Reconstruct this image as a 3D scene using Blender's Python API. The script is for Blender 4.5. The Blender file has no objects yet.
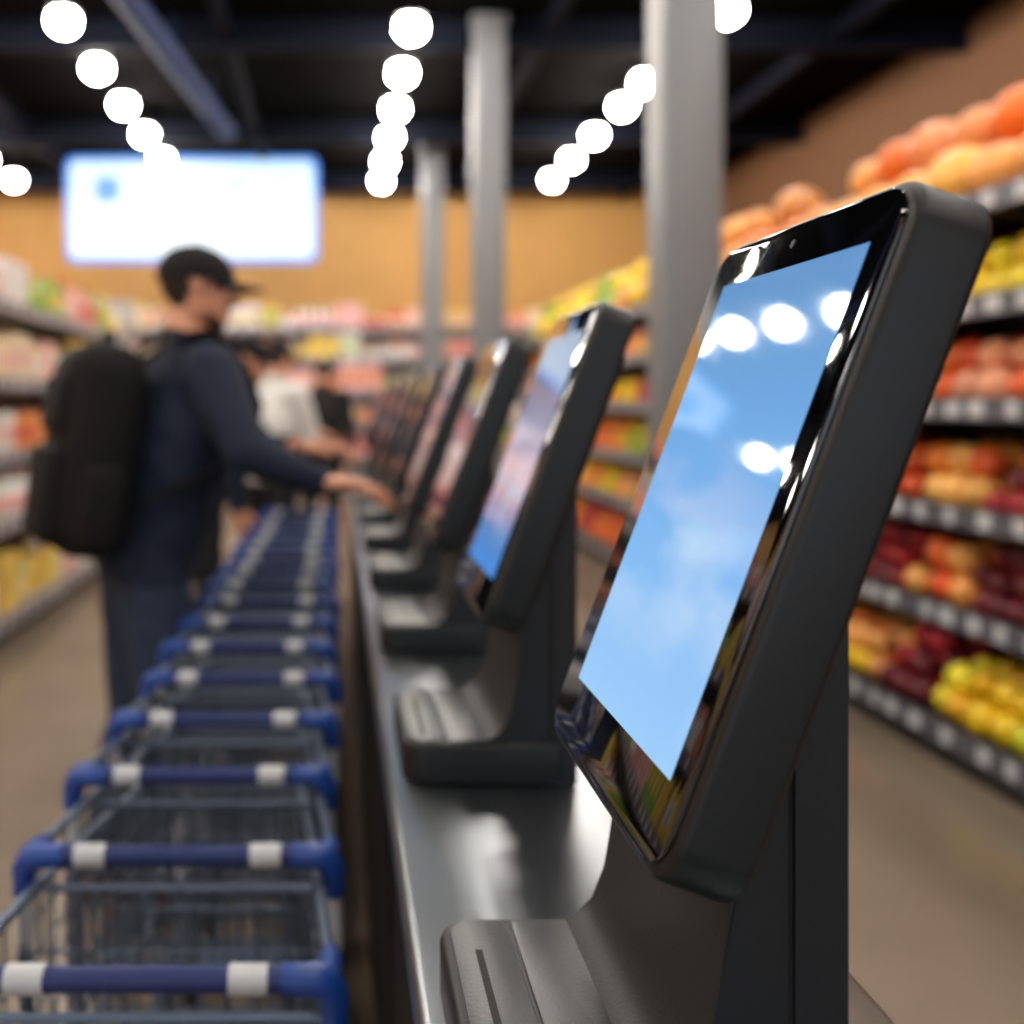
import bpy, bmesh, math, random
import numpy as np
from mathutils import Vector, Matrix, Euler, noise
random.seed(7); np.random.seed(7)
CZ=1.36
C=bpy.context.scene.collection
def lin(c):
    return tuple(((v/255)/12.92 if v/255<=0.04045 else ((v/255+0.055)/1.055)**2.4) for v in c)+(1,)
# ---------------------------------------------------------------- materials
def mat(name,rgb,rough=.5,metal=0,var=.12,scale=20,coat=0,emit=None,es=0,bump=0,rvar=0,spec=None,stretch=None):
    m=bpy.data.materials.new(name); m.use_nodes=True
    nt=m.node_tree; b=nt.nodes['Principled BSDF']
    c=lin(rgb)
    tc=nt.nodes.new('ShaderNodeTexCoord'); src=tc.outputs['Object']
    if stretch:
        mp=nt.nodes.new('ShaderNodeMapping'); mp.inputs['Scale'].default_value=stretch; nt.links.new(src,mp.inputs[0]); src=mp.outputs[0]
    n=nt.nodes.new('ShaderNodeTexNoise'); n.inputs['Scale'].default_value=scale; n.inputs['Detail'].default_value=4
    nt.links.new(src,n.inputs['Vector'])
    mx=nt.nodes.new('ShaderNodeMix'); mx.data_type='RGBA'
    mx.inputs[6].default_value=tuple(v*(1-var) for v in c[:3])+(1,)
    mx.inputs[7].default_value=tuple(min(1,v*(1+var)) for v in c[:3])+(1,)
    nt.links.new(n.outputs['Fac'],mx.inputs[0]); nt.links.new(mx.outputs[2],b.inputs['Base Color'])
    b.inputs['Roughness'].default_value=rough; b.inputs['Metallic'].default_value=metal
    b.inputs['Coat Weight'].default_value=coat; b.inputs['Coat Roughness'].default_value=.04
    if spec is not None: b.inputs['Specular IOR Level'].default_value=spec
    if rvar:
        mr=nt.nodes.new('ShaderNodeMapRange'); mr.inputs[3].default_value=rough-rvar; mr.inputs[4].default_value=rough+rvar
        nt.links.new(n.outputs['Fac'],mr.inputs[0]); nt.links.new(mr.outputs[0],b.inputs['Roughness'])
    if bump:
        bp=nt.nodes.new('ShaderNodeBump'); bp.inputs['Strength'].default_value=bump; bp.inputs['Distance'].default_value=.002
        n2=nt.nodes.new('ShaderNodeTexNoise'); n2.inputs['Scale'].default_value=scale*12
        nt.links.new(src,n2.inputs['Vector'])
        nt.links.new(n2.outputs['Fac'],bp.inputs['Height']); nt.links.new(bp.outputs['Normal'],b.inputs['Normal'])
    if emit:
        b.inputs['Emission Color'].default_value=lin(emit); b.inputs['Emission Strength'].default_value=es
    return m
def mat_attr(name,rough=.5,em=0,coat=0,scale=60):
    m=bpy.data.materials.new(name); m.use_nodes=True
    nt=m.node_tree; b=nt.nodes['Principled BSDF']
    a=nt.nodes.new('ShaderNodeAttribute'); a.attribute_name='col'
    tc=nt.nodes.new('ShaderNodeTexCoord')
    n=nt.nodes.new('ShaderNodeTexNoise'); n.inputs['Scale'].default_value=scale
    nt.links.new(tc.outputs['Object'],n.inputs['Vector'])
    mr=nt.nodes.new('ShaderNodeMapRange'); mr.inputs[3].default_value=.75; mr.inputs[4].default_value=1.2
    nt.links.new(n.outputs['Fac'],mr.inputs[0])
    vm=nt.nodes.new('ShaderNodeVectorMath'); vm.operation='SCALE'
    nt.links.new(a.outputs['Color'],vm.inputs[0]); nt.links.new(mr.outputs[0],vm.inputs['Scale'])
    nt.links.new(vm.outputs[0],b.inputs['Base Color'])
    b.inputs['Roughness'].default_value=rough; b.inputs['Coat Weight'].default_value=coat
    return m
# ---------------------------------------------------------------- mesh builder
class MB:
    def __init__(s): s.v=[];s.f=[];s.m=[];s.mats=[];s.sm=[]
    def mi(s,m):
        if m not in s.mats: s.mats.append(m)
        return s.mats.index(m)
    def add(s,vs,fs,m,smooth=False,M=None):
        o=len(s.v)
        if M is not None: vs=[M@Vector(v) for v in vs]
        s.v+= [tuple(v) for v in vs]; k=s.mi(m)
        for f in fs: s.f.append([i+o for i in f]); s.m.append(k); s.sm.append(smooth)
    def bm(s,b,m,smooth=True,M=None):
        b.verts.ensure_lookup_table(); b.verts.index_update()
        s.add([v.co.copy() for v in b.verts],[[v.index for v in f.verts] for f in b.faces],m,smooth,M); b.free()
    def box(s,lo,hi,m,M=None):
        x0,y0,z0=lo;x1,y1,z1=hi
        s.add([(x0,y0,z0),(x1,y0,z0),(x1,y1,z0),(x0,y1,z0),(x0,y0,z1),(x1,y0,z1),(x1,y1,z1),(x0,y1,z1)],
          [[0,3,2,1],[4,5,6,7],[0,1,5,4],[1,2,6,5],[2,3,7,6],[3,0,4,7]],m,False,M)
    def rbox(s,lo,hi,r,m,seg=3,M=None,smooth=True):
        b=bmesh.new(); bmesh.ops.create_cube(b,size=1)
        for v in b.verts: v.co=Vector([lo[i]+(v.co[i]+.5)*(hi[i]-lo[i]) for i in range(3)])
        bmesh.ops.bevel(b,geom=b.edges[:],offset=r,segments=seg,profile=.5,affect='EDGES')
        s.bm(b,m,smooth,M)
    def tube(s,pts,r,m,n=8,M=None,caps=True):
        pts=[Vector(p) for p in pts]; rs=r if isinstance(r,(list,tuple)) else [r]*len(pts)
        vs=[];fs=[];ref=None
        for i,p in enumerate(pts):
            t=(pts[min(i+1,len(pts)-1)]-pts[max(i-1,0)]).normalized()
            if ref is None:
                ref=Vector((0,0,1)) if abs(t.z)<.9 else Vector((1,0,0))
                a=t.cross(ref).normalized()
            else:
                a=(a-t*a.dot(t)).normalized()
            b=t.cross(a).normalized()
            for k in range(n):
                w=2*math.pi*k/n; vs.append(p+a*math.cos(w)*rs[i]+b*math.sin(w)*rs[i])
        for i in range(len(pts)-1):
            for k in range(n):
                fs.append([i*n+k,i*n+(k+1)%n,(i+1)*n+(k+1)%n,(i+1)*n+k])
        if caps: fs.append(list(range(n))[::-1]); fs.append([(len(pts)-1)*n+k for k in range(n)])
        s.add(vs,fs,m,True,M)
    def ell(s,c,r,m,sub=2,M=None):
        b=bmesh.new(); bmesh.ops.create_icosphere(b,subdivisions=sub,radius=1)
        for v in b.verts: v.co=Vector([c[i]+v.co[i]*r[i] for i in range(3)])
        s.bm(b,m,True,M)
    def plate(s,lo,hi,z0,z1,cr,er,m,seg=6,eseg=3,M=None):
        b=bmesh.new(); vs=[]
        for cx,cy,a0 in((hi[0]-cr,hi[1]-cr,0),(lo[0]+cr,hi[1]-cr,90),(lo[0]+cr,lo[1]+cr,180),(hi[0]-cr,lo[1]+cr,270)):
            for k in range(seg+1):
                a=math.radians(a0+90*k/seg); vs.append(b.verts.new((cx+cr*math.cos(a),cy+cr*math.sin(a),z0)))
        f=b.faces.new(vs); r=bmesh.ops.extrude_face_region(b,geom=[f])
        for e in r['geom']:
            if isinstance(e,bmesh.types.BMVert): e.co.z=z1
        bmesh.ops.recalc_face_normals(b,faces=b.faces[:])
        if er>0:
            ed=[e for e in b.edges if abs(e.verts[0].co.z-e.verts[1].co.z)<1e-6]
            bmesh.ops.bevel(b,geom=ed,offset=er,segments=eseg,profile=.5,affect='EDGES')
        s.bm(b,m,True,M)
    def extr(s,prof,y0,y1,m,bev=0,M=None,smooth=False):
        b=bmesh.new(); vs=[b.verts.new((p[0],y0,p[1])) for p in prof]
        f=b.faces.new(vs); r=bmesh.ops.extrude_face_region(b,geom=[f])
        for e in r['geom']:
            if isinstance(e,bmesh.types.BMVert): e.co.y=y1
        bmesh.ops.recalc_face_normals(b,faces=b.faces[:])
        s.bm(b,m,True,M)
    def mesh(s,name):
        me=bpy.data.meshes.new(name); me.from_pydata(s.v,[],s.f)
        for m in s.mats: me.materials.append(m)
        me.polygons.foreach_set('material_index',s.m); me.polygons.foreach_set('use_smooth',s.sm)
        me.update(); return me
    def obj(s,name,parent=None,M=None,auto=True):
        me=s.mesh(name)
        if auto:
            me.set_sharp_from_angle(angle=math.radians(38))
        o=bpy.data.objects.new(name,me); C.objects.link(o)
        if M is not None: o.matrix_world=M
        if parent:
            o.parent=parent
            if M is not None: o.matrix_basis=M
        return o
def empty(name,loc=(0,0,0),rz=0):
    o=bpy.data.objects.new(name,None); C.objects.link(o); o.location=loc; o.rotation_euler=(0,0,rz); o.empty_display_size=.1; return o

# ================================================================= ROOM
floor_m=mat('polished_concrete',(140,125,108),.24,0,.22,1.3,rvar=.09)
wall_m=mat('tan_wall_paint',(206,158,92),.8,0,.08,3)
wallr_m=mat('brown_wall_paint',(118,82,54),.8,0,.08,3)
ceil_m=mat('black_ceiling',(3,3,4),.95,0,.3,2,spec=.05)
beam_m=mat('navy_steel_beam',(9,14,28),.8,.0,.2,3,spec=.15)
pillar_m=mat('grey_pillar_paint',(116,119,124),.45,0,.06,4)
def simple_box(name,lo,hi,m):
    b=MB(); b.box(lo,hi,m); return b.obj(name)
X0,X1,Y0,Y1,H=-7.0,5.9,-5.0,16.4,4.96
simple_box('floor',(X0-.2,Y0-.2,-.1),(X1+.2,Y1+.2,0),floor_m)
simple_box('ceiling',(X0-.2,Y0-.2,H),(X1+.2,Y1+.2,H+.15),ceil_m)
simple_box('wall_back',(X0-.2,Y1,0),(X1+.2,Y1+.2,H),wall_m)
simple_box('wall_right',(X1,Y0,0),(X1+.2,Y1,H),wallr_m)
simple_box('wall_left',(X0-.2,Y0,0),(X0,Y1,H),wall_m)
b=MB()
b.box((X0-.2,Y0-.2,3.4),(X1+.2,Y0,H),wall_m); b.box((X0-.2,Y0-.2,0),(X1+.2,Y0,.5),wall_m)
for x in np.linspace(X0,X1-.3,6): b.box((x,Y0-.2,.5),(x+.3,Y0,3.4),wall_m)  # unseen wall behind camera; openings added to let soft sky light in
b.obj('wall_front')
b=MB()
frm=mat('window_frame_metal',(34,36,40),.4,.6)
xs=np.linspace(X0,X1-.3,6)
for i in range(5):
    a,c=xs[i]+.3,xs[i+1]
    for z in (.5,1.9,3.36): b.box((a,Y0-.12,z),(c,Y0-.06,z+.04),frm)
    b.box(((a+c)/2-.02,Y0-.12,.5),((a+c)/2+.02,Y0-.06,3.4),frm)
b.obj('unseen_window_1')  # frames for the added openings, out of view
for nm,lo,hi in(('baseboard_back',(X0,Y1-.02,0),(X1,Y1,.12)),('baseboard_right',(X1-.02,Y0,0),(X1,Y1-.02,.12)),('baseboard_left',(X0,Y0,0),(X0+.02,Y1-.02,.12))):
    simple_box(nm,lo,hi,frm)
b=MB()
for y in (3.2,6.4,9.3,12.6,15.4):
    b.box((X0,y,H-.28),(X1,y+.16,H-.24),beam_m); b.box((X0,y,H-.04),(X1,y+.16,H),beam_m)
    b.box((X0,y+.06,H-.24),(X1,y+.10,H-.04),beam_m)
for x in (-4.0,-1.1,1.9,4.6):
    b.box((x,Y0,H-.20),(x+.1,Y1,H-.05),beam_m)
b.obj('ceiling_beams')
b=MB(); duct=mat('duct_metal',(30,52,100),.6,.1,spec=.2)
P0,P1=Vector((-2.06,3.3,4.54)),Vector((-1.29,11.7,4.54))
b.tube([P0,P1],.10,duct,18)
for k in range(5):
    p=P0.lerp(P1,(k+.5)/5); q=P0.lerp(P1,(k+.5)/5+.006)
    b.tube([p,q],.11,duct,18); b.tube([p,(p.x,p.y,H-.003)],.01,duct,6)
b.obj('air_duct')
for i,(x,y) in enumerate(((1.765,5.1),(1.40,9.35),(1.28,13.6))):
    h=(.148,.145,.145)[i]
    b=MB(); b.rbox((x-h,y-h,0),(x+h,y+h,H),.02,pillar_m)
    b.rbox((x-h-.02,y-h-.02,0),(x+h+.02,y+h+.02,.15),.01,frm); b.rbox((x-h-.02,y-h-.02,H-.1),(x+h+.02,y+h+.02,H),.01,pillar_m)
    b.obj('pillar')
# lights
glow=mat('lamp_globe_glow',(255,255,255),.4,0,0,1,emit=(255,246,234),es=92)
lampb=mat('lamp_housing_black',(14,14,16),.6)
b=MB()
def lamp(x,y,z=3.30+CZ):
    b.ell((x,y,z),(.125,.125,.115),glow,2)
    b.tube([(x,y,z+.07),(x,y,z+.10),(x,y,z+.15),(x,y,z+.19)],[.13,.13,.08,.04],lampb,14); b.tube([(x,y,z+.18),(x,y,H)],.008,lampb,6)  # bowl above globe added to block its light from the ceiling; then stem
    b.tube([(x,y,H-.02),(x,y,H)],.05,lampb,12)
for x,off in((-4.75,.0),(-2.36,-.05),(.64,.1),(3.14,.0)):
    for k in range(-10,6):
        y=9.85+k*1.2+off
        if x>3: y+={0:.38,-1:-.28}.get(k,0)
        if y<Y0+.6 or y>15.8: continue
        lamp(x+(.12 if x>3 and k==-1 else 0),y)
b.obj('ceiling_lights')
# hanging sign
sgm=bpy.data.materials.new('backlit_sign_face'); sgm.use_nodes=True
nt=sgm.node_tree; p=nt.nodes['Principled BSDF']
tc=nt.nodes.new('ShaderNodeTexCoord'); sx=nt.nodes.new('ShaderNodeSeparateXYZ'); nt.links.new(tc.outputs['Generated'],sx.inputs[0])
cr=nt.nodes.new('ShaderNodeValToRGB'); nt.links.new(sx.outputs['Z'],cr.inputs[0])
cr.color_ramp.elements[0].color=lin((235,245,255)); cr.color_ramp.elements[1].color=lin((195,225,255))
nt.links.new(cr.outputs[0],p.inputs['Emission Color']); p.inputs['Emission Strength'].default_value=1.25; p.inputs['Base Color'].default_value=(.1,.1,.1,1)
sgb=mat('sign_text_blue',(20,20,20),.5,emit=(120,180,245),es=1.0)
sgt=mat('sign_text_pale',(20,20,20),.5,emit=(190,222,255),es=1.1)
sge=mat('sign_frame_blue',(40,80,160),.4,emit=(90,160,250),es=.95)
root=empty('hanging_sign',(-2.04,14,2.73+CZ))
R=Matrix.Rotation(math.radians(90),4,'X')
b=MB(); b.plate((-1.76,-.74),(1.76,.74),-.06,.06,.12,.02,sge,M=R); b.obj('frame',root)
b=MB(); b.plate((-1.69,-.67),(1.69,.67),.061,.068,.1,0,sgm,M=R); b.obj('face',root)
b=MB(); b.plate((-1.35,.1),(-1.0,.45),.0685,.072,.08,0,sgb,M=R)
b.plate((-.85,.28),(.75,.36),.0685,.071,.03,0,sgt,M=R); b.plate((-1.35,-.25),(.2,-.18),.0685,.071,.03,0,sgt,M=R)
b.obj('lettering',root)
b=MB()
for x in(-1.2,1.2): b.tube([(x,0,.72),(x,0,H-2.73-CZ)],.012,lampb,6)
b.obj('rods',root)
# ================================================================= COUNTER
steel=mat('brushed_steel',(146,152,158),.29,1,.04,6,rvar=.02,stretch=(20,.6,1))
dkp=mat('dark_counter_panel',(20,21,24),.5,.1)
b=MB()
zt=.94
prof=[(.055,zt-.028),(.055,zt-.008),(.058,zt-.003),(.063,zt),(.375,zt),(.381,zt-.003),(.385,zt-.008),(.385,zt-.028)]
b.extr(prof,-.35,7.4,steel)
b.box((.078,-.32,.1),(.362,7.36,zt-.0285),dkp)
b.box((.10,-.30,0),(.34,7.32,.1),frm)
for y in np.arange(.3,7.2,1.17):
    b.box((.074,y,.12),(.0785,y+.012,zt-.03),frm)
    b.box((.3615,y,.12),(.366,y+.012,zt-.03),frm)
b.obj('checkout_counter')
# ================================================================= KIOSKS
hous=mat('kiosk_housing_slate',(15,20,23),.42,0,.06,30,bump=.1,spec=.38)
stnd=mat('kiosk_stand_slate',(15,19,23),.46,0,.06,30,bump=.1,spec=.38)
glas=mat('black_glass',(3,4,6),.04,0,0,5,coat=.6)
lid=mat('kiosk_lid_grey',(46,53,58),.38,0,.06,30,bump=.1)
blk=mat('slot_black',(2,2,3),.7)
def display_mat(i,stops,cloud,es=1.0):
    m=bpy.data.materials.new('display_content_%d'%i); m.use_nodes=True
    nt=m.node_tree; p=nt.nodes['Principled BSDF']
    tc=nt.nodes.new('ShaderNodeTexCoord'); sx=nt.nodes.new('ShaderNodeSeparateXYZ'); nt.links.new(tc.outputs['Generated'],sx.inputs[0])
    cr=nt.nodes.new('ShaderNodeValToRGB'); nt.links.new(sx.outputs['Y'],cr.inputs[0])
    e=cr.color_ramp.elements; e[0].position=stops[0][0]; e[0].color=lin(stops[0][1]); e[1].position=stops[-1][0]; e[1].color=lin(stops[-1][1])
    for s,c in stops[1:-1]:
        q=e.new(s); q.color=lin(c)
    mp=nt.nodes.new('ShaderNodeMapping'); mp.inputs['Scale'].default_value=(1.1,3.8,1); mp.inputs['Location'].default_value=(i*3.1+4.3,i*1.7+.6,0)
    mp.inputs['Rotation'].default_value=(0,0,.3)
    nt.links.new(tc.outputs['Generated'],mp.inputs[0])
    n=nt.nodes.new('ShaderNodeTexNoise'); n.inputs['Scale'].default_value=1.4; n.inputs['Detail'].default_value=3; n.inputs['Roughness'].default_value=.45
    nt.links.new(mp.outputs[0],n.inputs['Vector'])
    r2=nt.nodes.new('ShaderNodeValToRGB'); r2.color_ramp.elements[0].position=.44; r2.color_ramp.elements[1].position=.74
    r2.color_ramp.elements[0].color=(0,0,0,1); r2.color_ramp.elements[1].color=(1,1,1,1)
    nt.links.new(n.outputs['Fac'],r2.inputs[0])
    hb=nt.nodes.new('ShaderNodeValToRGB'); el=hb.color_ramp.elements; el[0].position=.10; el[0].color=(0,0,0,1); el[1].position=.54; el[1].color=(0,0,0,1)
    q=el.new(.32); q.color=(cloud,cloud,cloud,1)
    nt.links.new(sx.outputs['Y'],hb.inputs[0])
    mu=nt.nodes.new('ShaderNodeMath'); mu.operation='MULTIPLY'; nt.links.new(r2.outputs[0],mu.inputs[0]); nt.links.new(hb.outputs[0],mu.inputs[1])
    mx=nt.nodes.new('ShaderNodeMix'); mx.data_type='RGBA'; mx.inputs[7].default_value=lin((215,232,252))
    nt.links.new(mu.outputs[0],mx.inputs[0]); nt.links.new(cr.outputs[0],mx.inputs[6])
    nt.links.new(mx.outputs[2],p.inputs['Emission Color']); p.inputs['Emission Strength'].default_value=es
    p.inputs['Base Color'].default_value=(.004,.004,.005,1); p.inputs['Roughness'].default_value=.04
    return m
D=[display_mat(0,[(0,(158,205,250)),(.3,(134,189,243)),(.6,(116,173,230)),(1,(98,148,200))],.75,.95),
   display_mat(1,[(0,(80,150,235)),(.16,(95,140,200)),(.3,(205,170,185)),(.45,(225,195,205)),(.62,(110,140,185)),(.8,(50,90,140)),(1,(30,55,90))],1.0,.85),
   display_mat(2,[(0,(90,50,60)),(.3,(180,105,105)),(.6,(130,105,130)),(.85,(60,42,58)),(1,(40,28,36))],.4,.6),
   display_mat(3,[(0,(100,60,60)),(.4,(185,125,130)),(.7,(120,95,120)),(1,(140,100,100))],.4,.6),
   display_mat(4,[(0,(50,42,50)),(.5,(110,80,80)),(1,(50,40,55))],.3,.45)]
t=math.atan(.372)
def kiosk_meshes():
    a=MB(); a.plate((-.1285,-.006),(.1285,.371),-.043,-.0015,.028,.0055,hous,seg=10,eseg=5)
    a.plate((-.11,.03),(.11,.33),-.050,-.042,.02,.003,hous)
    for k in range(8): a.box((-.05,.12+k*.012,-.0505),(.05,.125+k*.012,-.0495),blk)
    g=MB(); g.plate((-.1225,0),(.1225,.365),-.003,.0008,.023,.0006,glas,seg=10,eseg=2)
    g.tube([(0,.352,.0008),(0,.352,.0012)],.003,blk,12)
    d=MB(); d.add([(-.094,.042,.0011),(.100,.042,.0011),(.100,.336,.0011),(-.094,.336,.0011)],[[0,1,2,3]],D[0])
    s=MB()
    z=lambda q:q+.42
    s.extr([(.150,z(-.3755)),(.170,z(-.371)),(.184,z(-.358)),(.193,z(-.335)),(.199,z(-.30)),(.204,z(-.255)),(.214,z(-.20)),(.238,z(-.10)),(.235,z(-.10)),(.235,z(-.3755))],-.103,.103,stnd)
    s.extr([(.2365,z(-.42)),(.2365,z(-.10)),(.244,z(-.085)),(.262,z(-.085)),(.264,z(-.09)),(.264,z(-.42))],-.106,.106,stnd)
    s.box((.225,-.099,z(-.41)),(.24,.099,z(-.11)),blk)
    s.box((.2345,-.1035,z(-.40)),(.237,.1035,z(-.105)),blk)
    s.rbox((.195,-.05,z(-.20)),(.25,.05,z(-.12)),.008,stnd)
    bs=MB(); bs.plate((.072,-.108),(.264,.108),0,.046,.026,.006,stnd,seg=8)
    bs.plate((.079,-.101),(.121,.101),.0455,.0478,.02,.0008,lid)
    bs.plate((.1235,-.101),(.172,.101),.0455,.0478,.006,.0008,lid)
    bs.box((.0935,-.085,.0470),(.0985,.060,.0480),blk)
    for i in range(2): bs.rbox((.133+i*.014,-.06,.0475),(.141+i*.014,-.02,.0485),.0004,lid,1)
    bs.box((.1758,-.101,.0462),(.1775,.101,.0475),blk)
    return a.mesh('housing'),g.mesh('glass'),d.mesh('display'),s.mesh('stand'),bs.mesh('printer_base')
KM=kiosk_meshes()
for me in KM: me.set_sharp_from_angle(angle=math.radians(38))
Ms=Matrix(((0,math.sin(t),-math.cos(t),.156),(-1,0,0,0),(0,math.cos(t),math.sin(t),-.232+.42),(0,0,0,1)))
SP=.588
for k in range(11):
    yc=.611+SP*k
    r=empty('self_checkout_kiosk',(0,yc,.9402))
    for nm,me,M in zip(('housing','glass','display','stand','printer_base'),KM,(Ms,Ms,Ms,None,None)):
        if nm=='display':
            me=me.copy(); me.materials.clear(); me.materials.append(D[min(k,4)] if k<5 else D[2+(k%3)])
        o=bpy.data.objects.new(nm,me); C.objects.link(o); o.parent=r
        if M is not None: o.matrix_basis=M
        else: o.location=(0,.012,0)
# ================================================================= CARTS
blue=mat('cart_blue_plastic',(22,66,146),.38,0,.08,30)
navy=mat('cart_handle_navy',(16,38,98),.42,0,.08,30)
whit=mat('cart_white_grip',(190,194,198),.45)
wire=mat('cart_chrome_wire',(96,110,130),.38,.6,.08,30)
rub=mat('wheel_rubber',(35,35,38),.7)
def cart_mesh():
    b=MB(); hz=.80; hw=.185
    b.tube([(-hw,0,hz),(hw,0,hz)],.0125,navy,14)
    for sx in(-1,1):
        b.tube([(sx*.095,0,hz),(sx*.135,0,hz)],.0142,whit,14)
        b.tube([(sx*.150,0,hz),(sx*.154,0,hz)],.0165,blue,14)
        b.tube([(sx*.152,0,hz),(sx*.183,0,hz),(sx*.196,.002,hz-.004),(sx*.203,.004,hz-.016),(sx*.205,.006,hz-.05)],[.0140,.0160,.0170,.0165,.0140],blue,14)
        b.tube([(sx*.196,.0,hz-.002),(sx*.200,.035,hz-.006),(sx*.198,.07,hz-.014)],[.0155,.013,.0105],blue,12)
        b.tube([(sx*.205,.006,hz-.048),(sx*.205,.010,hz-.12)],.0115,whit,12)
        b.tube([(sx*.205,.008,hz-.11),(sx*.203,.03,.45),(sx*.195,.06,.17),(sx*.190,.10,.135)],.0105,wire,10)
        b.tube([(sx*.198,.06,hz-.012),(sx*.172,.40,hz-.045),(sx*.138,.74,hz-.085),(sx*.115,.765,hz-.09)],.0075,wire,8)
        b.tube([(sx*.203,.02,.47),(sx*.165,.40,.48),(sx*.122,.73,.50)],.006,wire,8)
        b.tube([(sx*.190,.10,.135),(sx*.160,.40,.15),(sx*.115,.72,.15)],.011,wire,10)
        for k in range(15):
            f=k/14; y=.05+f*.69; xt=.199-.062*f; xb=.198-.076*f
            b.tube([(sx*xt,y,hz-.012-.073*f),(sx*xb,y+.004,.47+.03*f)],.0022,wire,5,caps=False)
        for q in(.25,.5,.75):
            zz=(hz-.02)*(1-q)+.47*q
            b.tube([(sx*.2,.03,zz),(sx*.167,.40,zz-.02*(1-q)),(sx*.130,.735,zz-.04*(1-q)+.02*q)],.0026,wire,5,caps=False)
    b.tube([(-.115,.765,hz-.09),(.115,.765,hz-.09)],.0075,wire,8)
    b.tube([(-.122,.73,.5),(.122,.73,.5)],.006,wire,8)
    for k in range(9):
        x=-.1+.2*k/8; b.tube([(x,.765,hz-.09),(x,.735,.5)],.0022,wire,5,caps=False)
    for k in range(9):
        f=-1+2*k/8; b.tube([(f*.185,.03,.47),(f*.118,.73,.5)],.0024,wire,5,caps=False)
    for k in range(9):
        f=k/8; w=.2-.08*f; b.tube([(-w,.03+.7*f,.47+.03*f),(w,.03+.7*f,.47+.03*f)],.0024,wire,5,caps=False)
    b.tube([(-.19,.02,hz-.05),(.19,.02,hz-.05)],.005,wire,8)
    b.tube([(-.185,.05,.49),(.185,.05,.49)],.005,wire,8)
    for k in range(10):
        x=-.18+.36*k/9; b.tube([(x,.02,hz-.05),(x,.05,.49)],.0024,wire,5,caps=False)
    for q in(.33,.66): b.tube([(-.19,.02+.03*q,(hz-.05)*(1-q)+.49*q),(.19,.02+.03*q,(hz-.05)*(1-q)+.49*q)],.0028,wire,5,caps=False)
    b.tube([(-.16,.42,.15),(.16,.42,.15)],.009,wire,8); b.tube([(-.115,.72,.15),(.115,.72,.15)],.009,wire,8)
    for sx in(-1,1):
        for x,y in((.180,.11),(.118,.70)):
            x*=sx
            b.tube([(x,y,.135),(x,y,.108)],.014,wire,10)
            b.box((x-.018,y-.012,.05),(x-.014,y+.012,.112),wire); b.box((x+.014,y-.012,.05),(x+.018,y+.012,.112),wire)
            b.box((x-.018,y-.014,.106),(x+.018,y+.014,.112),wire)
            b.tube([(x-.012,y,.05),(x-.009,y,.05),(x+.009,y,.05),(x+.012,y,.05)],[.044,.05,.05,.044],rub,18)
            b.tube([(x-.02,y,.05),(x+.02,y,.05)],.008,wire,8)
    b.v=[(v[0]*.945,v[1],v[2]) for v in b.v]
    me=b.mesh('shopping_cart'); me.set_sharp_from_angle(angle=math.radians(40)); return me
CM=cart_mesh()
for k in range(17):
    o=bpy.data.objects.new('shopping_cart',CM); C.objects.link(o); o.location=(-.204+.006*math.sin(k*2.1)+(.008 if k==0 else 0),.975+.268*k,0)
# ================================================================= SHELVES
shelf_m=mat('shelf_metal_grey',(176,168,164),.5,.05)
shelfd=mat('shelf_dark_metal',(44,38,35),.55,.1)
lip_m=mat('shelf_lip_silver',(104,104,112),.45,.3)
lipl=mat('shelf_lip_mauve',(128,118,128),.5,.1)
tag_m=mat('price_tag_white',(205,206,210),.5)
def shelf_unit(name,L,depth,levels,lipm,backh,M,mainm):
    root=empty(name); root.matrix_world=M
    b=MB()
    b.box((0,depth-.03,0),(L,depth,backh),mainm)
    for i,z in enumerate(levels):
        ex=.08 if i==0 else 0
        b.box((0,-ex,z-.03),(L,depth-.03,z),mainm)
    b.box((0,-.06,0),(L,depth-.03,levels[0]-.031),shelfd)
    n=int(L/1.2)
    for k in range(n+1):
        x=L*k/n; b.box((x-.02,depth-.08,levels[0]),(x+.02,depth-.031,backh+.03),mainm)
        for z in levels[1:]:
            b.add([(x-.01,0.02,z-.031),(x-.01,depth-.08,z-.031),(x-.01,depth-.08,z-.15),(x+.01,.02,z-.031),(x+.01,depth-.08,z-.031),(x+.01,depth-.08,z-.15)],[[0,1,2],[3,5,4],[0,3,4,1],[1,4,5,2],[2,5,3,0]],mainm)
    b.box((-.03,-.05,0),(-.001,depth,backh),mainm); b.box((L+.001,-.05,0),(L+.03,depth,backh),mainm)
    b.obj('frame',root)
    b=MB()
    for i,z in enumerate(levels):
        ex=.08 if i==0 else 0
        b.box((0,-ex-.012,z-.055),(L,-ex-.001,z+.028),lipm)
    b.obj('lips',root)
    b=MB()
    for i,z in enumerate(levels):
        ex=.08 if i==0 else 0
        x=.1
        while x<L-.15:
            w=random.uniform(.05,.09)
            b.box((x,-ex-.015,z-.044),(x+w,-ex-.0125,z+.016),tag_m); x+=random.uniform(.13,.24)
    b.obj('price_tags',root)
    return root
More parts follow.
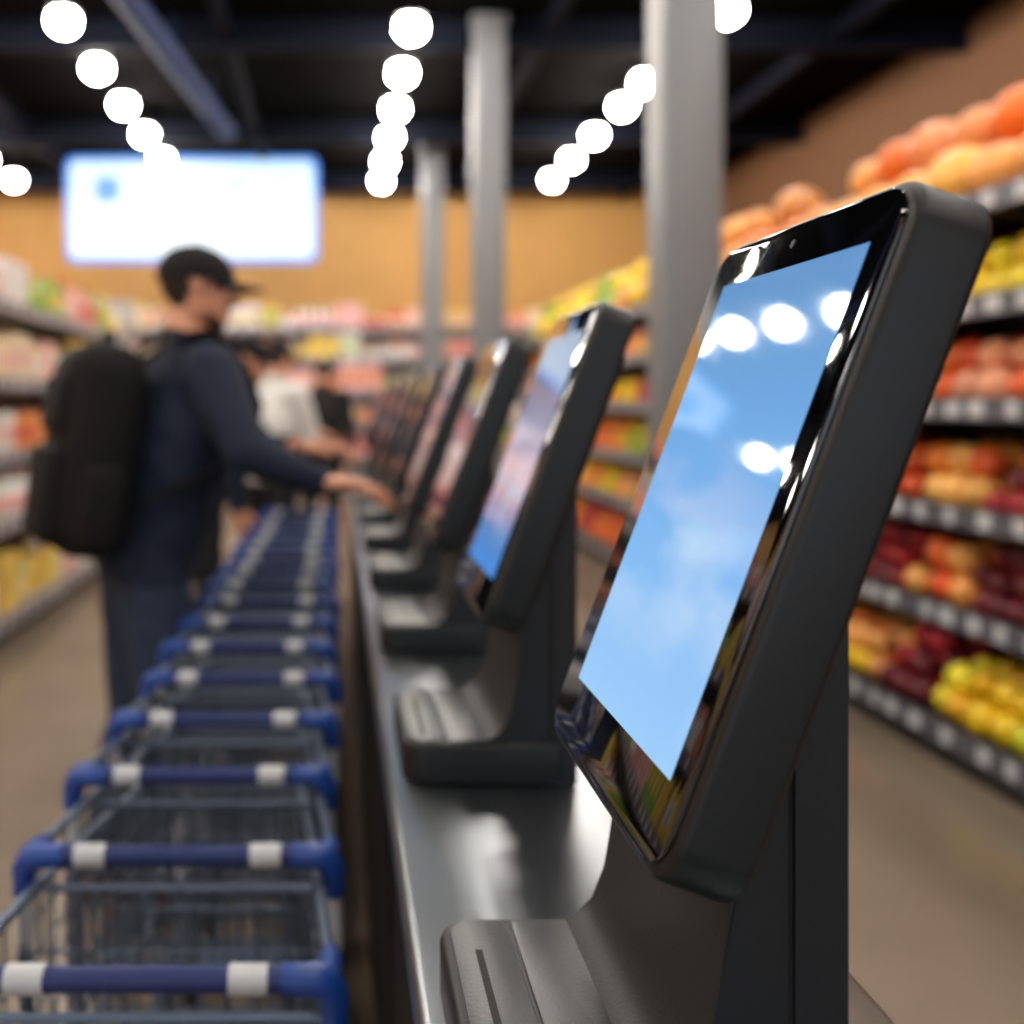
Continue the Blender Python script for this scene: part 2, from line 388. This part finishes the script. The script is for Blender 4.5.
def bulk(name,items,material,parent=None):
    V=[];F=[];K=[];o=0
    for v,f,c in items:
        V.append(v);K.append(c);F.append(f+o);o+=len(v)
    V=np.concatenate(V);K=np.concatenate(K);F=np.concatenate(F)
    me=bpy.data.meshes.new(name); k=F.shape[1]
    me.vertices.add(len(V)); me.vertices.foreach_set('co',V.astype(np.float32).ravel())
    me.loops.add(F.size); me.loops.foreach_set('vertex_index',F.astype(np.int32).ravel())
    me.polygons.add(len(F)); me.polygons.foreach_set('loop_start',np.arange(0,F.size,k,dtype=np.int32))
    me.polygons.foreach_set('loop_total',np.full(len(F),k,dtype=np.int32))
    me.update(calc_edges=True)
    at=me.color_attributes.new('col','FLOAT_COLOR','POINT'); at.data.foreach_set('color',K.astype(np.float32).ravel())
    me.polygons.foreach_set('use_smooth',[True]*len(F)); me.set_sharp_from_angle(angle=math.radians(42))
    me.materials.append(material); me.validate()
    ob=bpy.data.objects.new(name,me); C.objects.link(ob)
    if parent: ob.parent=parent
    return ob
def ico(sub):
    b=bmesh.new(); bmesh.ops.create_icosphere(b,subdivisions=sub,radius=1); b.verts.ensure_lookup_table()
    v=np.array([x.co[:] for x in b.verts]); f=np.array([[q.index for q in p.verts] for p in b.faces]); b.free(); return v,f
IV,IF=ico(2); IV3,IF3=ico(3)
def rotm():
    a,b_,c=np.random.uniform(0,6.28,3)
    return np.array(Euler((a,b_,c)).to_matrix())
def jit(c,s=.2):
    c=np.array(lin(c)[:3]); return np.append(np.clip(c*(1+np.random.uniform(-s,s,3)*.6+np.random.uniform(-s,s)),0,1),1)
def fruit(x,y,z,r,c,kind='round'):
    v=IV.copy()
    if kind=='lemon': v[:,0]*=1.2; v[:,1:]*=.9
    else:
        d=np.abs(v[:,2]); v[:,2]*=.93; v[:,2]-=np.sign(v[:,2])*.12*(d>.9)
    v=v@rotm().T*r+np.array([x,y,z]); col=np.tile(jit(c),(len(v),1))
    return v,IF,col
def pumpkin(x,y,z,r,c):
    v=IV3.copy(); a=np.arctan2(v[:,1],v[:,0]); q=1-.07*np.abs(np.sin(a*4)); v[:,0]*=q; v[:,1]*=q; v[:,2]*=.82
    v=v*r+np.array([x,y,z]); base=jit(c,.15); col=np.tile(base,(len(v),1)); col[:,:3]*=(.8+.25*q)[:,None]
    return v,IF3,np.clip(col,0,1)
OR=(240,125,45);DO=(228,92,38);RD=(170,30,38);DR=(108,24,38);YE=(252,205,30);LY=(245,222,50);GR=(120,165,50);PK=(245,165,125);AP=(248,175,90);TO=(220,66,40);LR=(205,60,70)
prod_m=mat_attr('produce_skin',.34,scale=40)
Rlev=[.14,.56,.95,1.36,1.74,2.12]
Rx=2.36; RY0,RL=1.2,11.2
MR=Matrix(((0,1,0,Rx),(1,0,0,RY0),(0,0,1,0),(0,0,0,1)))
rs=shelf_unit('produce_shelf_unit',RL,.55,Rlev,lip_m,2.2,MR,shelfd)
EX=[
 [(2.2,(OR,AP),.06),(3.0,(RD,LR),.055),(4.02,(YE,LY,YE),.064),(4.36,(RD,LR,DR),.058),(5.1,(OR,AP,YE),.06),(5.8,(YE,LY),.055)],
 [(3.0,(GR,YE),.055),(3.86,(DR,DR,RD),.052),(4.25,(OR,DO,AP),.07),(4.75,(DR,RD),.05),(5.4,(YE,OR),.06)],
 [(3.2,(TO,OR),.06),(3.72,(DR,RD,DR),.052),(4.2,(OR,DO,AP),.072),(4.7,(OR,DO),.066),(5.3,(RD,LR),.055)],
 [(2.9,(GR,LY),.06),(3.5,(DO,TO,OR),.066),(4.25,(OR,PK,DO),.074),(4.9,(TO,RD),.055),(5.6,(PK,AP),.06)],
 [(2.8,(RD,OR),.06),(3.95,(LY,YE,LY),.07),(4.7,(YE,AP),.065),(5.4,(OR,TO),.06)],
]
RAND=[(YE,LY),(OR,AP),(RD,LR),(GR,YE),(OR,DO),(PK,AP),(GR,(180,200,90)),(TO,OR),(YE,OR)]
it=[]
random.seed(3)
for li,z in enumerate(Rlev[:5]):
    segs=[];a=RY0
    for u,cl,r in EX[li]: segs.append((a-RY0,u-RY0,cl,r)); a=u
    while a-RY0<RL:
        w=random.uniform(.4,.75); segs.append((a-RY0,min(a+w-RY0,RL),random.choice(RAND),random.choice((.055,.06,.065)))); a+=w
    for (a,c,cols,r) in segs:
        ny=int(.5/(1.95*r))
        for L_ in range(3 if r<.06 else 2):
            for j in range(ny):
                if L_>0 and j<L_-1: continue
                y=.03+r+j*1.9*r+(L_%2)*r*.7-(.06 if li==0 else 0)
                if y>.50-r*.3: continue
                xq=a+r+((L_+j)%2)*r*.9
                while xq<c-r*.6:
                    it.append(fruit(xq+random.uniform(-.015,.015),y+random.uniform(-.012,.012),z+r*.93+L_*1.5*r+(j*.012)+random.uniform(0,.018)*(L_>0),r*random.uniform(.85,1.06),random.choice(cols),'lemon' if cols[0]==LY and random.random()<.6 else 'round'))
                    xq+=1.97*r
bulk('produce_pile',it,prod_m,rs)
it=[]
x=.15
while x<RL-.15:
    yw=RY0+x
    r=random.uniform(.12,.165)
    cs=(PK,OR,AP,(246,160,100),AP) if yw<6.8 else (YE,LY,LY,GR,AP)
    it.append(pumpkin(x,.12,2.12+r*.82,r,random.choice(cs)))
    r2=random.uniform(.12,.16); it.append(pumpkin(x+.08,.40,2.14+r2*.82,r2,random.choice(cs)))
    if random.random()<.85:
        r3=random.uniform(.11,.14); it.append(pumpkin(x+.1,.26,2.12+.25+r3*.8,r3,random.choice(cs)))
    x+=r*1.9
bulk('pumpkins',it,prod_m,rs)
# packaged goods
CUBEV=np.array([(-.5,-.5,0),(.5,-.5,0),(.5,.5,0),(-.5,.5,0),(-.5,-.5,1),(.5,-.5,1),(.5,.5,1),(-.5,.5,1)],float)
CUBEF=np.array([[0,3,2,1],[4,5,6,7],[0,1,5,4],[1,2,6,5],[2,3,7,6],[3,0,4,7]])
def pbox(x,y,z,w,d,h,c1,c2):
    out=[]
    v=CUBEV*np.array([w,d,h])+np.array([x,y,z]); out.append((v,CUBEF,np.tile(jit(c1,.1),(8,1))))
    v=CUBEV*np.array([w*.8,d*1.02,h*.4])+np.array([x,y,z+h*.3]); out.append((v,CUBEF,np.tile(jit(c2,.1),(8,1))))
    return out
def plathe(x,y,z,r,h,c1,c2,c3,prof):
    n=10; vs=[];cs=[]
    a=np.arange(n)*2*math.pi/n; K=[jit(c1,.1),jit(c2,.1),jit(c3,.1)]
    for rr,zz,ci in prof:
        vs.append(np.stack([x+np.cos(a)*rr*r,y+np.sin(a)*rr*r,np.full(n,z+zz*h)],1)); cs.append(np.tile(K[ci],(n,1)))
    fs=[]
    for i in range(len(prof)-1):
        for k in range(n): fs.append([i*n+k,i*n+(k+1)%n,(i+1)*n+(k+1)%n,(i+1)*n+k])
    return [(np.concatenate(vs),np.array(fs),np.concatenate(cs))]
BOT=[(0,0,0),(.95,0,0),(1,.04,0),(1,.2,0),(1.02,.21,1),(1.02,.55,1),(1,.56,0),(.9,.68,0),(.35,.82,0),(.35,.88,2),(.4,.89,2),(.4,1,2),(0,1,2)]
JAR=[(0,0,0),(.95,0,0),(1,.05,0),(1.01,.15,1),(1.01,.7,1),(1,.72,0),(.9,.8,2),(.92,.82,2),(.92,1,2),(0,1,2)]
def goods(L,depth,levels,palettes,gap,hmax=.32):
    out=[]
    for li,z in enumerate(levels):
        x=.05
        while x<L-.12:
            P=palettes[(li+int(x/1.1))%len(palettes)]
            kind=random.choice('bbljp'); w=random.uniform(.09,.17); h=random.uniform(.24,hmax); c1,c2=random.choice(P),random.choice(P)
            nrep=random.randint(2,4)
            for q in range(nrep):
                if x+w>L-.03: break
                for row,dy in enumerate((.09,.28)):
                    cx=x+w/2; cy=dy
                    if kind in 'b': out+=pbox(cx,cy,z,w*.92,.14,h,c1,c2)
                    elif kind=='p': 
                        out+=pbox(cx,cy,z,w*.9,.1,h*.8,c1,c2); out+=pbox(cx,cy,z+h*.8,w*.8,.03,h*.08,c1,c1)
                    else: out+=plathe(cx,cy,z,w*.42,h if kind=='l' else h*.7,c1,c2,random.choice(P),BOT if kind=='l' else JAR)
                x+=w
            x+=gap
    return out
WH=(244,240,236);PP=(250,190,185);GG=(160,195,90);YY=(245,210,100);RR=(225,85,60);BB=(120,150,200);CR=(248,225,190);OO=(240,150,90)
PL=[[WH,PP,CR],[WH,GG,YY],[PP,RR,WH,OO],[YY,GG,CR],[WH,WH,PP],[RR,YY,WH,OO]]
PB=[[PP,WH,OO],[PP,RR,CR],[WH,PP,YY],[OO,PP,CR]]
pack_m=mat_attr('printed_packaging',.45,scale=90)
Llev=[.12,.65,1.06,1.50,1.96]
LY0,LL=2.5,6.9
ML=Matrix(((0,-1,0,-1.97),(1,0,0,LY0),(0,0,1,0),(0,0,0,1)))
ls=shelf_unit('grocery_shelf_unit',LL,.5,Llev,lipl,2.35,ML,shelf_m)
random.seed(11); bulk('packaged_goods',goods(LL,.5,Llev,PL,.01,.37),pack_m,ls)
ML2=Matrix(((0,-1,0,-4.2),(1,0,0,4.0),(0,0,1,0),(0,0,0,1)))
ls2=shelf_unit('grocery_shelf_unit',8,.5,Llev,lipl,2.35,ML2,shelf_m)
bulk('packaged_goods',goods(8,.5,Llev,PB,.01,.37),pack_m,ls2)
Blev=[.12,.6,1.08,1.56,2.04,2.5]
MBk=Matrix(((1,0,0,-6.4),(0,1,0,14.9),(0,0,1,0),(0,0,0,1)))
bs_=shelf_unit('grocery_shelf_unit',11.6,.5,Blev,lipl,2.7,MBk,shelf_m)
bulk('packaged_goods',goods(11.6,.5,Blev,PB+[PL[1]],.01,.42),pack_m,bs_)
# ================================================================= PEOPLE
skin=mat('skin',(208,146,116),.5,0,.08,30)
skinb=mat('dark_hair',(44,30,24),.8)
beardm=mat('beard_brown',(66,42,32),.85,0,.2,80)
navyj=mat('navy_jacket',(11,23,48),.85,0,.15,14,bump=.3)
jean=mat('blue_jeans',(38,52,74),.85,0,.2,20,bump=.3)
brown=mat('brown_leather',(110,62,38),.5)
capm=mat('black_cap_cloth',(7,7,9),.9)
packm=mat('black_nylon',(9,10,12),.8,0,.15,25,bump=.3,spec=.3)
whs=mat('white_shirt',(222,220,216),.8,0,.06,14)
dkc=mat('dark_trousers',(20,21,26),.85)
blc=mat('black_jacket',(10,10,12),.8)
eyew=mat('eye_white',(230,228,222),.2); eyed=mat('eye_iris',(40,28,20),.1)
def L3(a,b,f): return tuple(a[i]*(1-f)+b[i]*f for i in range(3))
def chain(out,pts,steps=8):
    q=[(p,(r,r,r) if not isinstance(r,tuple) else r) for p,r in pts]
    for (p0,r0),(p1,r1) in zip(q,q[1:]):
        for k in range(steps+1):
            f=k/steps; out.append((L3(p0,p1,f),L3(r0,r1,f)))
def fuse(name,ells,vox,assign,mats,parent,smooth=6,wr=0):
    V=[];F=[];o=0
    for c,r in ells:
        V.append(IV3*np.array(r)+np.array(c)); F.append(IF3+o); o+=len(IV3)
    V=np.concatenate(V);F=np.concatenate(F)
    me=bpy.data.meshes.new('tmp'); me.from_pydata(V.tolist(),[],F.tolist())
    ob=bpy.data.objects.new('tmp',me); C.objects.link(ob)
    m=ob.modifiers.new('r','REMESH'); m.mode='VOXEL'; m.voxel_size=vox
    if smooth:
        s=ob.modifiers.new('s','SMOOTH'); s.iterations=smooth; s.factor=.5
    dg=bpy.context.evaluated_depsgraph_get(); dg.update()
    nm=bpy.data.meshes.new_from_object(ob.evaluated_get(dg)); bpy.data.objects.remove(ob)
    nm.name=name; nm.materials.clear()
    for x in mats: nm.materials.append(x)
    if wr:
        nn=[v.normal.copy() for v in nm.vertices]
        for v,n in zip(nm.vertices,nn):
            c=v.co
            v.co=c+n*wr*(noise.noise(Vector((c.x*9,c.y*9,c.z*16+c.x*14)))+.5*noise.noise(Vector((c.x*25,c.y*25,c.z*30))))
    for p in nm.polygons: p.material_index=assign(p.center); p.use_smooth=True
    o=bpy.data.objects.new(name,nm); C.objects.link(o); o.parent=parent; return o
def hand(wrist,f,n,s,bend=(18,42,62),sc=1.0):
    f=Vector(f).normalized(); n=Vector(n); n=(n-f*n.dot(f)).normalized(); s=Vector(s); s=(s-f*s.dot(f)-n*s.dot(n)).normalized()
    w=Vector(wrist); out=[]
    for off,l0 in((.026,.088),(.009,.092),(-.009,.088),(-.025,.080)):
        chain(out,[(tuple(w-f*.02+s*off*.45),.018*sc),(tuple(w+f*.03*sc+s*off*.85*sc),.015*sc),(tuple(w+(f*l0+s*off)*sc),.0115*sc)],6)
    for off,l0,seg,r in((.030,.088,(.042,.026,.021),.0092),(.010,.092,(.047,.030,.022),.0095),(-.010,.088,(.043,.028,.021),.009),(-.029,.080,(.033,.021,.018),.0078)):
        p=w+(f*l0+s*off)*sc; fan=off*2.2
        pts=[(tuple(p),r*1.1*sc)]
        for l,b_,k in zip(seg,bend,(1,.92,.82)):
            a=math.radians(b_); d=(f*math.cos(a)+n*math.sin(a)+s*fan).normalized(); p=p+d*l*sc; pts.append((tuple(p),r*k*sc))
        chain(out,pts,6)
    p=w+(f*.025+s*.024)*sc; pts=[(tuple(p),.015*sc)]
    for l,d,r in((.042,f*.72+s*.66+n*.2,.012),(.032,f*.88+s*.4+n*.25,.0102),(.024,f*.95+s*.2+n*.3,.0085)):
        p=p+d.normalized()*l*sc; pts.append((tuple(p),r*sc))
    chain(out,pts,6)
    return out
def person(name,loc,yaw,J,top,bottom,shoe,beard=True,cap=True,hair=skinb,wr=.006,bare_arms=False,bulk_=1.0):
    root=empty(name,(loc[0],loc[1],0),yaw)
    E=[]
    P=J; B=bulk_
    chain(E,[(P['pelvis'],(.125*B,.165*B,.10)),(P['waist'],(.122*B,.155*B,.09)),(P['chest'],(.135*B,.18*B,.12)),(P['uchest'],(.108*B,.165*B,.085)),(P['neckb'],(.070,.082,.05))],8)
    nk=P['head']; nk=(nk[0]-.025,nk[1],nk[2]-.07)
    chain(E,[(P['neckb'],(.062,.064,.05)),(nk,(.054,.054,.05))],6)
    for s in('r','l'):
        sh,el,wr_=P['sh_'+s],P['el_'+s],P['wr_'+s]
        chain(E,[(L3(P['uchest'],sh,.35),.088),(sh,.076*B)],5)
        chain(E,[(sh,.074*B),(L3(sh,el,.35),.066*B),(el,.052*B),(L3(el,wr_,.35),.048*B),(wr_,.035)],9)
        hp,kn,an=P['hp_'+s],P['kn_'+s],P['an_'+s]
        chain(E,[(hp,(.105,.098,.11)),(L3(hp,kn,.3),(.096,.088,.1)),(kn,.066),(L3(kn,an,.35),(.066,.06,.06)),(an,.05)],10)
    hem=P['pelvis'][2]-.06
    nz=P['neckb'][2]+.035
    wrs=[(Vector(P['el_'+s]),Vector(P['wr_'+s])) for s in 'rl']; 
    def asg(c):
        if (Vector((c.x,c.y,0))-Vector((P['neckb'][0],P['neckb'][1],0))).length<.12 and c.z>nz: return 2
        for e,w in wrs:
            t_=(c-e).dot(w-e)/(w-e).length_squared
            if bare_arms and t_>0.0 and (c-e-(w-e)*max(0,min(1,t_))).length<.075: return 2
            if t_>1.03 and (c-w).length<.07: return 2
        return 0 if c.z>hem else 1
    fuse('body',E,.012,asg,[top,bottom,skin],root,5,wr)
    b=MB()
    nb=P['neckb']
    ring=[(nb[0]+.004+.068*math.cos(a),nb[1]+.07*math.sin(a),nb[2]+.036-.018*math.cos(a)) for a in np.linspace(0,2*math.pi,25)]
    b.tube(ring,.012,top,8); 
    for s in 'rl':
        e,w=Vector(P['el_'+s]),Vector(P['wr_'+s]); d=(w-e).normalized()
        if not bare_arms: b.tube([w-d*.02,w+d*.012],[.040,.038],top,16)
    b.obj('collar_and_cuffs',root)
    for s in 'rl':
        w=Vector(P['wr_'+s]); f=Vector(P['hf_'+s]); side=(0,1,0) if s=='r' else (0,-1,0)
        if abs(f.normalized().z)>.8: nrm=(0,1,0) if s=='r' else (0,-1,0); side=(1,0,0)
        else: nrm=(0,0,-1)
        fuse('hand_'+('right' if s=='r' else 'left'),hand(w,f,nrm,side,sc=P.get('hs',1.0)),.0038,lambda c:0,[skin],root,2)
        an=P['an_'+s]; S=[]
        chain(S,[((an[0]-.03,an[1],.045),(.045,.038,.042)),((an[0]+.06,an[1],.045),(.05,.042,.04)),((an[0]+.15,an[1],.035),(.05,.045,.03)),((an[0]+.19,an[1],.03),(.035,.036,.024))],6)
        chain(S,[((an[0]-.01,an[1],.06),(.045,.042,.05)),((an[0],an[1],.11),.045)],4)
        sh=fuse('shoe_'+s,S,.008,lambda c:1 if c.z<.018 else 0,[shoe,capm],root,3)
        for v in sh.data.vertices: v.co.z=max(v.co.z,.001)
    hd=P['head']; HR=Matrix.Translation(hd)@Matrix.Rotation(math.radians(P.get('hyaw',0)),4,'Z')@Matrix.Rotation(math.radians(P.get('hpitch',8)),4,'Y')
    H_=[((-.012,0,.030),(.096,.076,.088)),((.02,0,-.01),(.074,.066,.088)),((.035,0,-.055),(.055,.055,.045)),((.062,0,-.088),(.026,.028,.022)),
        ((.086,.022,.028),(.014,.02,.010)),((.086,-.022,.028),(.014,.02,.010)),((.072,.036,-.015),(.018,.018,.02)),((.072,-.036,-.015),(.018,.018,.02))]
    chain(H_,[((.092,0,.020),(.008,.008,.010)),((.106,0,-.008),(.010,.011,.010)),((.114,0,-.020),(.010,.011,.009))],5)
    chain(H_,[((.094,.012,-.026),(.009,.007,.006)),((.094,-.012,-.026),(.009,.007,.006))],3)
    chain(H_,[((.084,.018,-.053),(.009,.008,.006)),((.093,0,-.051),(.009,.01,.006)),((.084,-.018,-.053),(.009,.008,.006))],4)
    chain(H_,[((.082,.016,-.063),(.009,.008,.006)),((.090,0,-.064),(.009,.01,.007)),((.082,-.016,-.063),(.009,.008,.006))],4)
    for sg in(-1,1):
        chain(H_,[((-.004,sg*.074,-.028),(.010,.008,.010)),((-.008,sg*.080,-.004),(.014,.007,.012)),((-.012,sg*.082,.018),(.018,.007,.012))],4)
        H_.append(((.0,sg*.052,-.045),(.035,.02,.035)))
    chain(H_,[((-.02,0,-.06),(.052,.05,.04)),((-.03,0,-.11),(.052,.052,.04))],4)
    def ha(c):
        if abs(c.y)>.074 and -.045<c.z<.04 and -.04<c.x<.02: return 0
        jag=.006*noise.noise(c*90)
        if beard and c.x>.004 and c.z>-.125 and c.x>.02+(-.05-c.z)*.3:
            top_=-.066+ (0.055-c.x)*.65+jag
            if c.z<top_: return 2
            if c.x>.082 and -.048<c.z<-.038 and abs(c.y)<.024: return 2
        if c.z>.055: return 1
        if c.x<.012+jag and c.z>-.01: return 1
        if c.x<-.03 and c.z>-.05: return 1
        return 0
    h=fuse('head',H_,.0042,ha,[skin,hair,beardm],root,3); h.matrix_basis=HR
    b=MB()
    for sg in(-1,1):
        b.ell((.078,sg*.031,.010),(.013,.013,.011),eyew,3); b.ell((.0885,sg*.031,.010),(.0045,.0055,.0055),eyed,2)
        b.tube([(.088,sg*.016,.030),(.093,sg*.03,.036),(.082,sg*.05,.031)],[.003,.004,.002],hair,6)
    b.obj('eyes_and_brows',root,M=HR)
    if cap:
        b=MB(); vs=[];fs=[];n=32;mr=9
        for i in range(mr+1):
            ph=math.radians(90*i/mr)
            for k in range(n):
                a=2*math.pi*k/n; seam=1-.012*(abs(math.sin(a*3))<.12)
                vs.append((-.010+.108*math.cos(a)*math.cos(ph)*seam,.089*math.sin(a)*math.cos(ph)*seam,.040+.088*math.sin(ph)**.9+(-.012 if i==0 else 0)))
        for i in range(mr):
            for k in range(n): fs.append([i*n+k,i*n+(k+1)%n,(i+1)*n+(k+1)%n,(i+1)*n+k])
        b.add(vs,fs,capm,True); b.ell((-.010,0,.129),(.008,.008,.005),capm,2)
        vs=[];fs=[];nu,nv=16,7
        for lay in(0,1):
            for j in range(nv+1):
                for i in range(nu+1):
                    u=-1+2*i/nu; v=j/nv; a=u*1.15
                    xr=-.010+.106*math.cos(a); yr=.087*math.sin(a); L=.082*math.sqrt(max(0,1-abs(u)**2.6))
                    vs.append((xr+L*v,yr*(1-.1*v),.038-.006*v-.018*u*u*v-.005*lay))
        o=(nu+1)*(nv+1)
        for j in range(nv):
            for i in range(nu):
                q=[j*(nu+1)+i,j*(nu+1)+i+1,(j+1)*(nu+1)+i+1,(j+1)*(nu+1)+i]; fs.append(q); fs.append([x+o for x in q[::-1]])
        for i in range(nu): q=nv*(nu+1)+i; fs.append([q,q+1,q+1+o,q+o])
        b.add(vs,fs,capm,True); b.obj('baseball_cap',root,M=HR@Matrix.Scale(1.02,4))
    return root
# --- man with backpack
ox,oy=-.525,2.72; YAW=math.radians(26); cy_,sy_=math.cos(YAW),math.sin(YAW)
def tl(X,Y,Z):
    dx,dy=X-ox,Y-oy; return (dx*cy_+dy*sy_,-dx*sy_+dy*cy_,Z)
def loc(px,py,Y): return tl((px-338)*Y/1000,Y,CZ+(405-py)*Y/1000)
def hv(x,y,z): return (x*cy_+y*sy_,-x*sy_+y*cy_,z)
ch=tl(-.435,2.735,1.28); uc=tl(-.42,2.745,1.415); nb=tl(-.415,2.75,1.505); hd=tl(-.388,2.76,1.67)
JM=dict(pelvis=(0,0,.955),waist=L3((0,0,1.09),ch,.6)[:2]+(1.09,),chest=ch,uchest=uc,neckb=nb,head=hd,
  sh_r=(uc[0]+.01,uc[1]-.185,1.44),el_r=loc(246,452,2.47),wr_r=loc(320,482,2.50),hf_r=hv(1,.02,-.04),
  sh_l=(uc[0]+.02,uc[1]+.185,1.44),el_l=loc(266,454,2.98),wr_l=loc(292,447,2.90),hf_l=hv(1,-.05,.08),
  hp_r=(0,-.088,.90),kn_r=(.02,-.10,.50),an_r=(-.06,-.105,.10),hp_l=(0,.088,.90),kn_l=(-.01,.10,.50),an_l=(-.11,.10,.10),hyaw=-12,hpitch=6,hs=1.1)
man=person('male_shopper',(ox,oy),YAW,JM,navyj,jean,brown,bulk_=1.1)
bp=empty('backpack',(ox,oy,0),YAW)
bx,by=ch[0],ch[1]
T=Matrix.Translation((bx-.055,by-.02,.03))@Matrix.Translation((-.19,0,1.2))@Matrix.Rotation(math.radians(7),4,'Y')@Matrix.Translation((.19,0,-1.2))
b=MB(); b.rbox((-.295,-.165,.94),(-.085,.165,1.49),.085,packm,seg=6,M=T)
b.rbox((-.325,-.13,.97),(-.25,.13,1.22),.036,packm,seg=5,M=T); b.rbox((-.31,-.12,1.25),(-.26,.12,1.40),.024,packm,seg=4,M=T)
for s in(-1,1):
    b.rbox((-.24,s*.165-.03,.97),(-.13,s*.165+.03,1.18),.025,packm,seg=4,M=T)
b.tube([(-.18,-.05,1.48),(-.18,-.045,1.52),(-.18,.045,1.52),(-.18,.05,1.48)],.009,packm,8,M=T)
zp=mat('zip_grey',(50,52,56),.4,.5)
b.tube([(-.328,-.10,1.205),(-.328,.10,1.205)],.0025,zp,6,M=T)
b.obj('bag',bp)
b=MB()
ux=uc[0]; uy=uc[1]
for s in(-1,1):
    pts=[(bx-.17,.09,1.45),(ux-.125,.105,1.485),(ux-.065,.115,1.535),(ux+.0,.12,1.552),(ux+.06,.125,1.53),(ux+.12,.13,1.46),(ux+.155,.14,1.36),(ux+.13,.17,1.26),(ux+.04,.20,1.20),(ux-.06,.21,1.16),(bx-.15,.18,1.12)]
    vs=[];fs=[]
    for i,p in enumerate(pts):
        t_=Vector(pts[min(i+1,len(pts)-1)])-Vector(pts[max(0,i-1)]); t_.normalize(); w=.032 if i<7 else .014
        nr=Vector((0,1,0)).cross(t_).normalized()
        for du,dn in((-1,-.008),(1,-.008),(1,.008),(-1,.008)):
            q=Vector(p)+Vector((0,1,0))*du*w+nr*dn; vs.append((q.x,uy+s*q.y,q.z))
    for i in range(len(pts)-1):
        for k in range(4): fs.append([i*4+k,i*4+(k+1)%4,(i+1)*4+(k+1)%4,(i+1)*4+k])
    b.add(vs,fs,packm,True)
b.obj('straps',bp)
# --- shopper in dark top and cap just behind, leaning in
JB=dict(pelvis=(-.02,0,.92),waist=(.01,0,1.05),chest=(.07,0,1.22),uchest=(.11,0,1.34),neckb=(.145,0,1.42),head=(.19,0,1.565),
  sh_r=(.12,-.18,1.36),el_r=(.14,-.20,1.09),wr_r=(.135,-.18,.885),hf_r=(.3,0,-.95),
  sh_l=(.12,.18,1.36),el_l=(.30,.19,1.17),wr_l=(.44,.10,1.17),hf_l=(1,0,.05),
  hp_r=(-.02,-.088,.87),kn_r=(.01,-.10,.49),an_r=(-.05,-.105,.10),hp_l=(-.02,.088,.87),kn_l=(.01,.10,.49),an_l=(-.05,.11,.10),hpitch=14)
person('male_shopper',(-.625,4.75),math.radians(8),JB,navyj,dkc,capm,beard=True)
# --- white shirt shopper, and one in black further away
JS=dict(pelvis=(0,0,.94),waist=(.005,0,1.08),chest=(.02,0,1.27),uchest=(.03,0,1.40),neckb=(.045,0,1.485),head=(.085,0,1.64),
  sh_r=(.03,-.185,1.42),el_r=(.12,-.23,1.17),wr_r=(.34,-.18,1.16),hf_r=(1,.1,-.05),
  sh_l=(.03,.185,1.42),el_l=(.05,.23,1.14),wr_l=(.22,.2,1.02),hf_l=(1,0,-.2),
  hp_r=(0,-.088,.88),kn_r=(.02,-.10,.49),an_r=(-.02,-.105,.10),hp_l=(0,.088,.88),kn_l=(.02,.10,.49),an_l=(-.02,.11,.10),hpitch=14)
person('male_shopper',(-.42,6.2),math.radians(55),JS,whs,dkc,capm,beard=False,bare_arms=True,bulk_=1.08)
J3=dict(JS); J3.update(el_r=(.0,-.25,1.14),wr_r=(.06,-.25,.9),hf_r=(.1,0,-1),el_l=(.0,.25,1.14),wr_l=(.06,.25,.9),hf_l=(.1,0,-1))
person('male_shopper',(-.14,8.6),math.radians(80),J3,blc,dkc,capm,beard=False,cap=False)
# ================================================================= WORLD / CAMERA
w=bpy.data.worlds.new('world'); bpy.context.scene.world=w; w.use_nodes=True
w.node_tree.nodes['Background'].inputs[0].default_value=(.78,.88,1,1); w.node_tree.nodes['Background'].inputs[1].default_value=1.8
cam=bpy.data.cameras.new('camera'); co=bpy.data.objects.new('camera',cam); C.objects.link(co)
co.location=(0,0,CZ); co.rotation_euler=(math.radians(90),0,0)
cam.sensor_width=36; cam.lens=1000/1024*36
cam.shift_x=(512-338)/1024; cam.shift_y=-(512-405)/1024
cam.clip_start=.02
cam.dof.use_dof=True; cam.dof.focus_distance=.60; cam.dof.aperture_fstop=3.0
bpy.context.scene.camera=co
bpy.context.scene.view_settings.view_transform='Standard'
bpy.context.scene.view_settings.exposure=.08
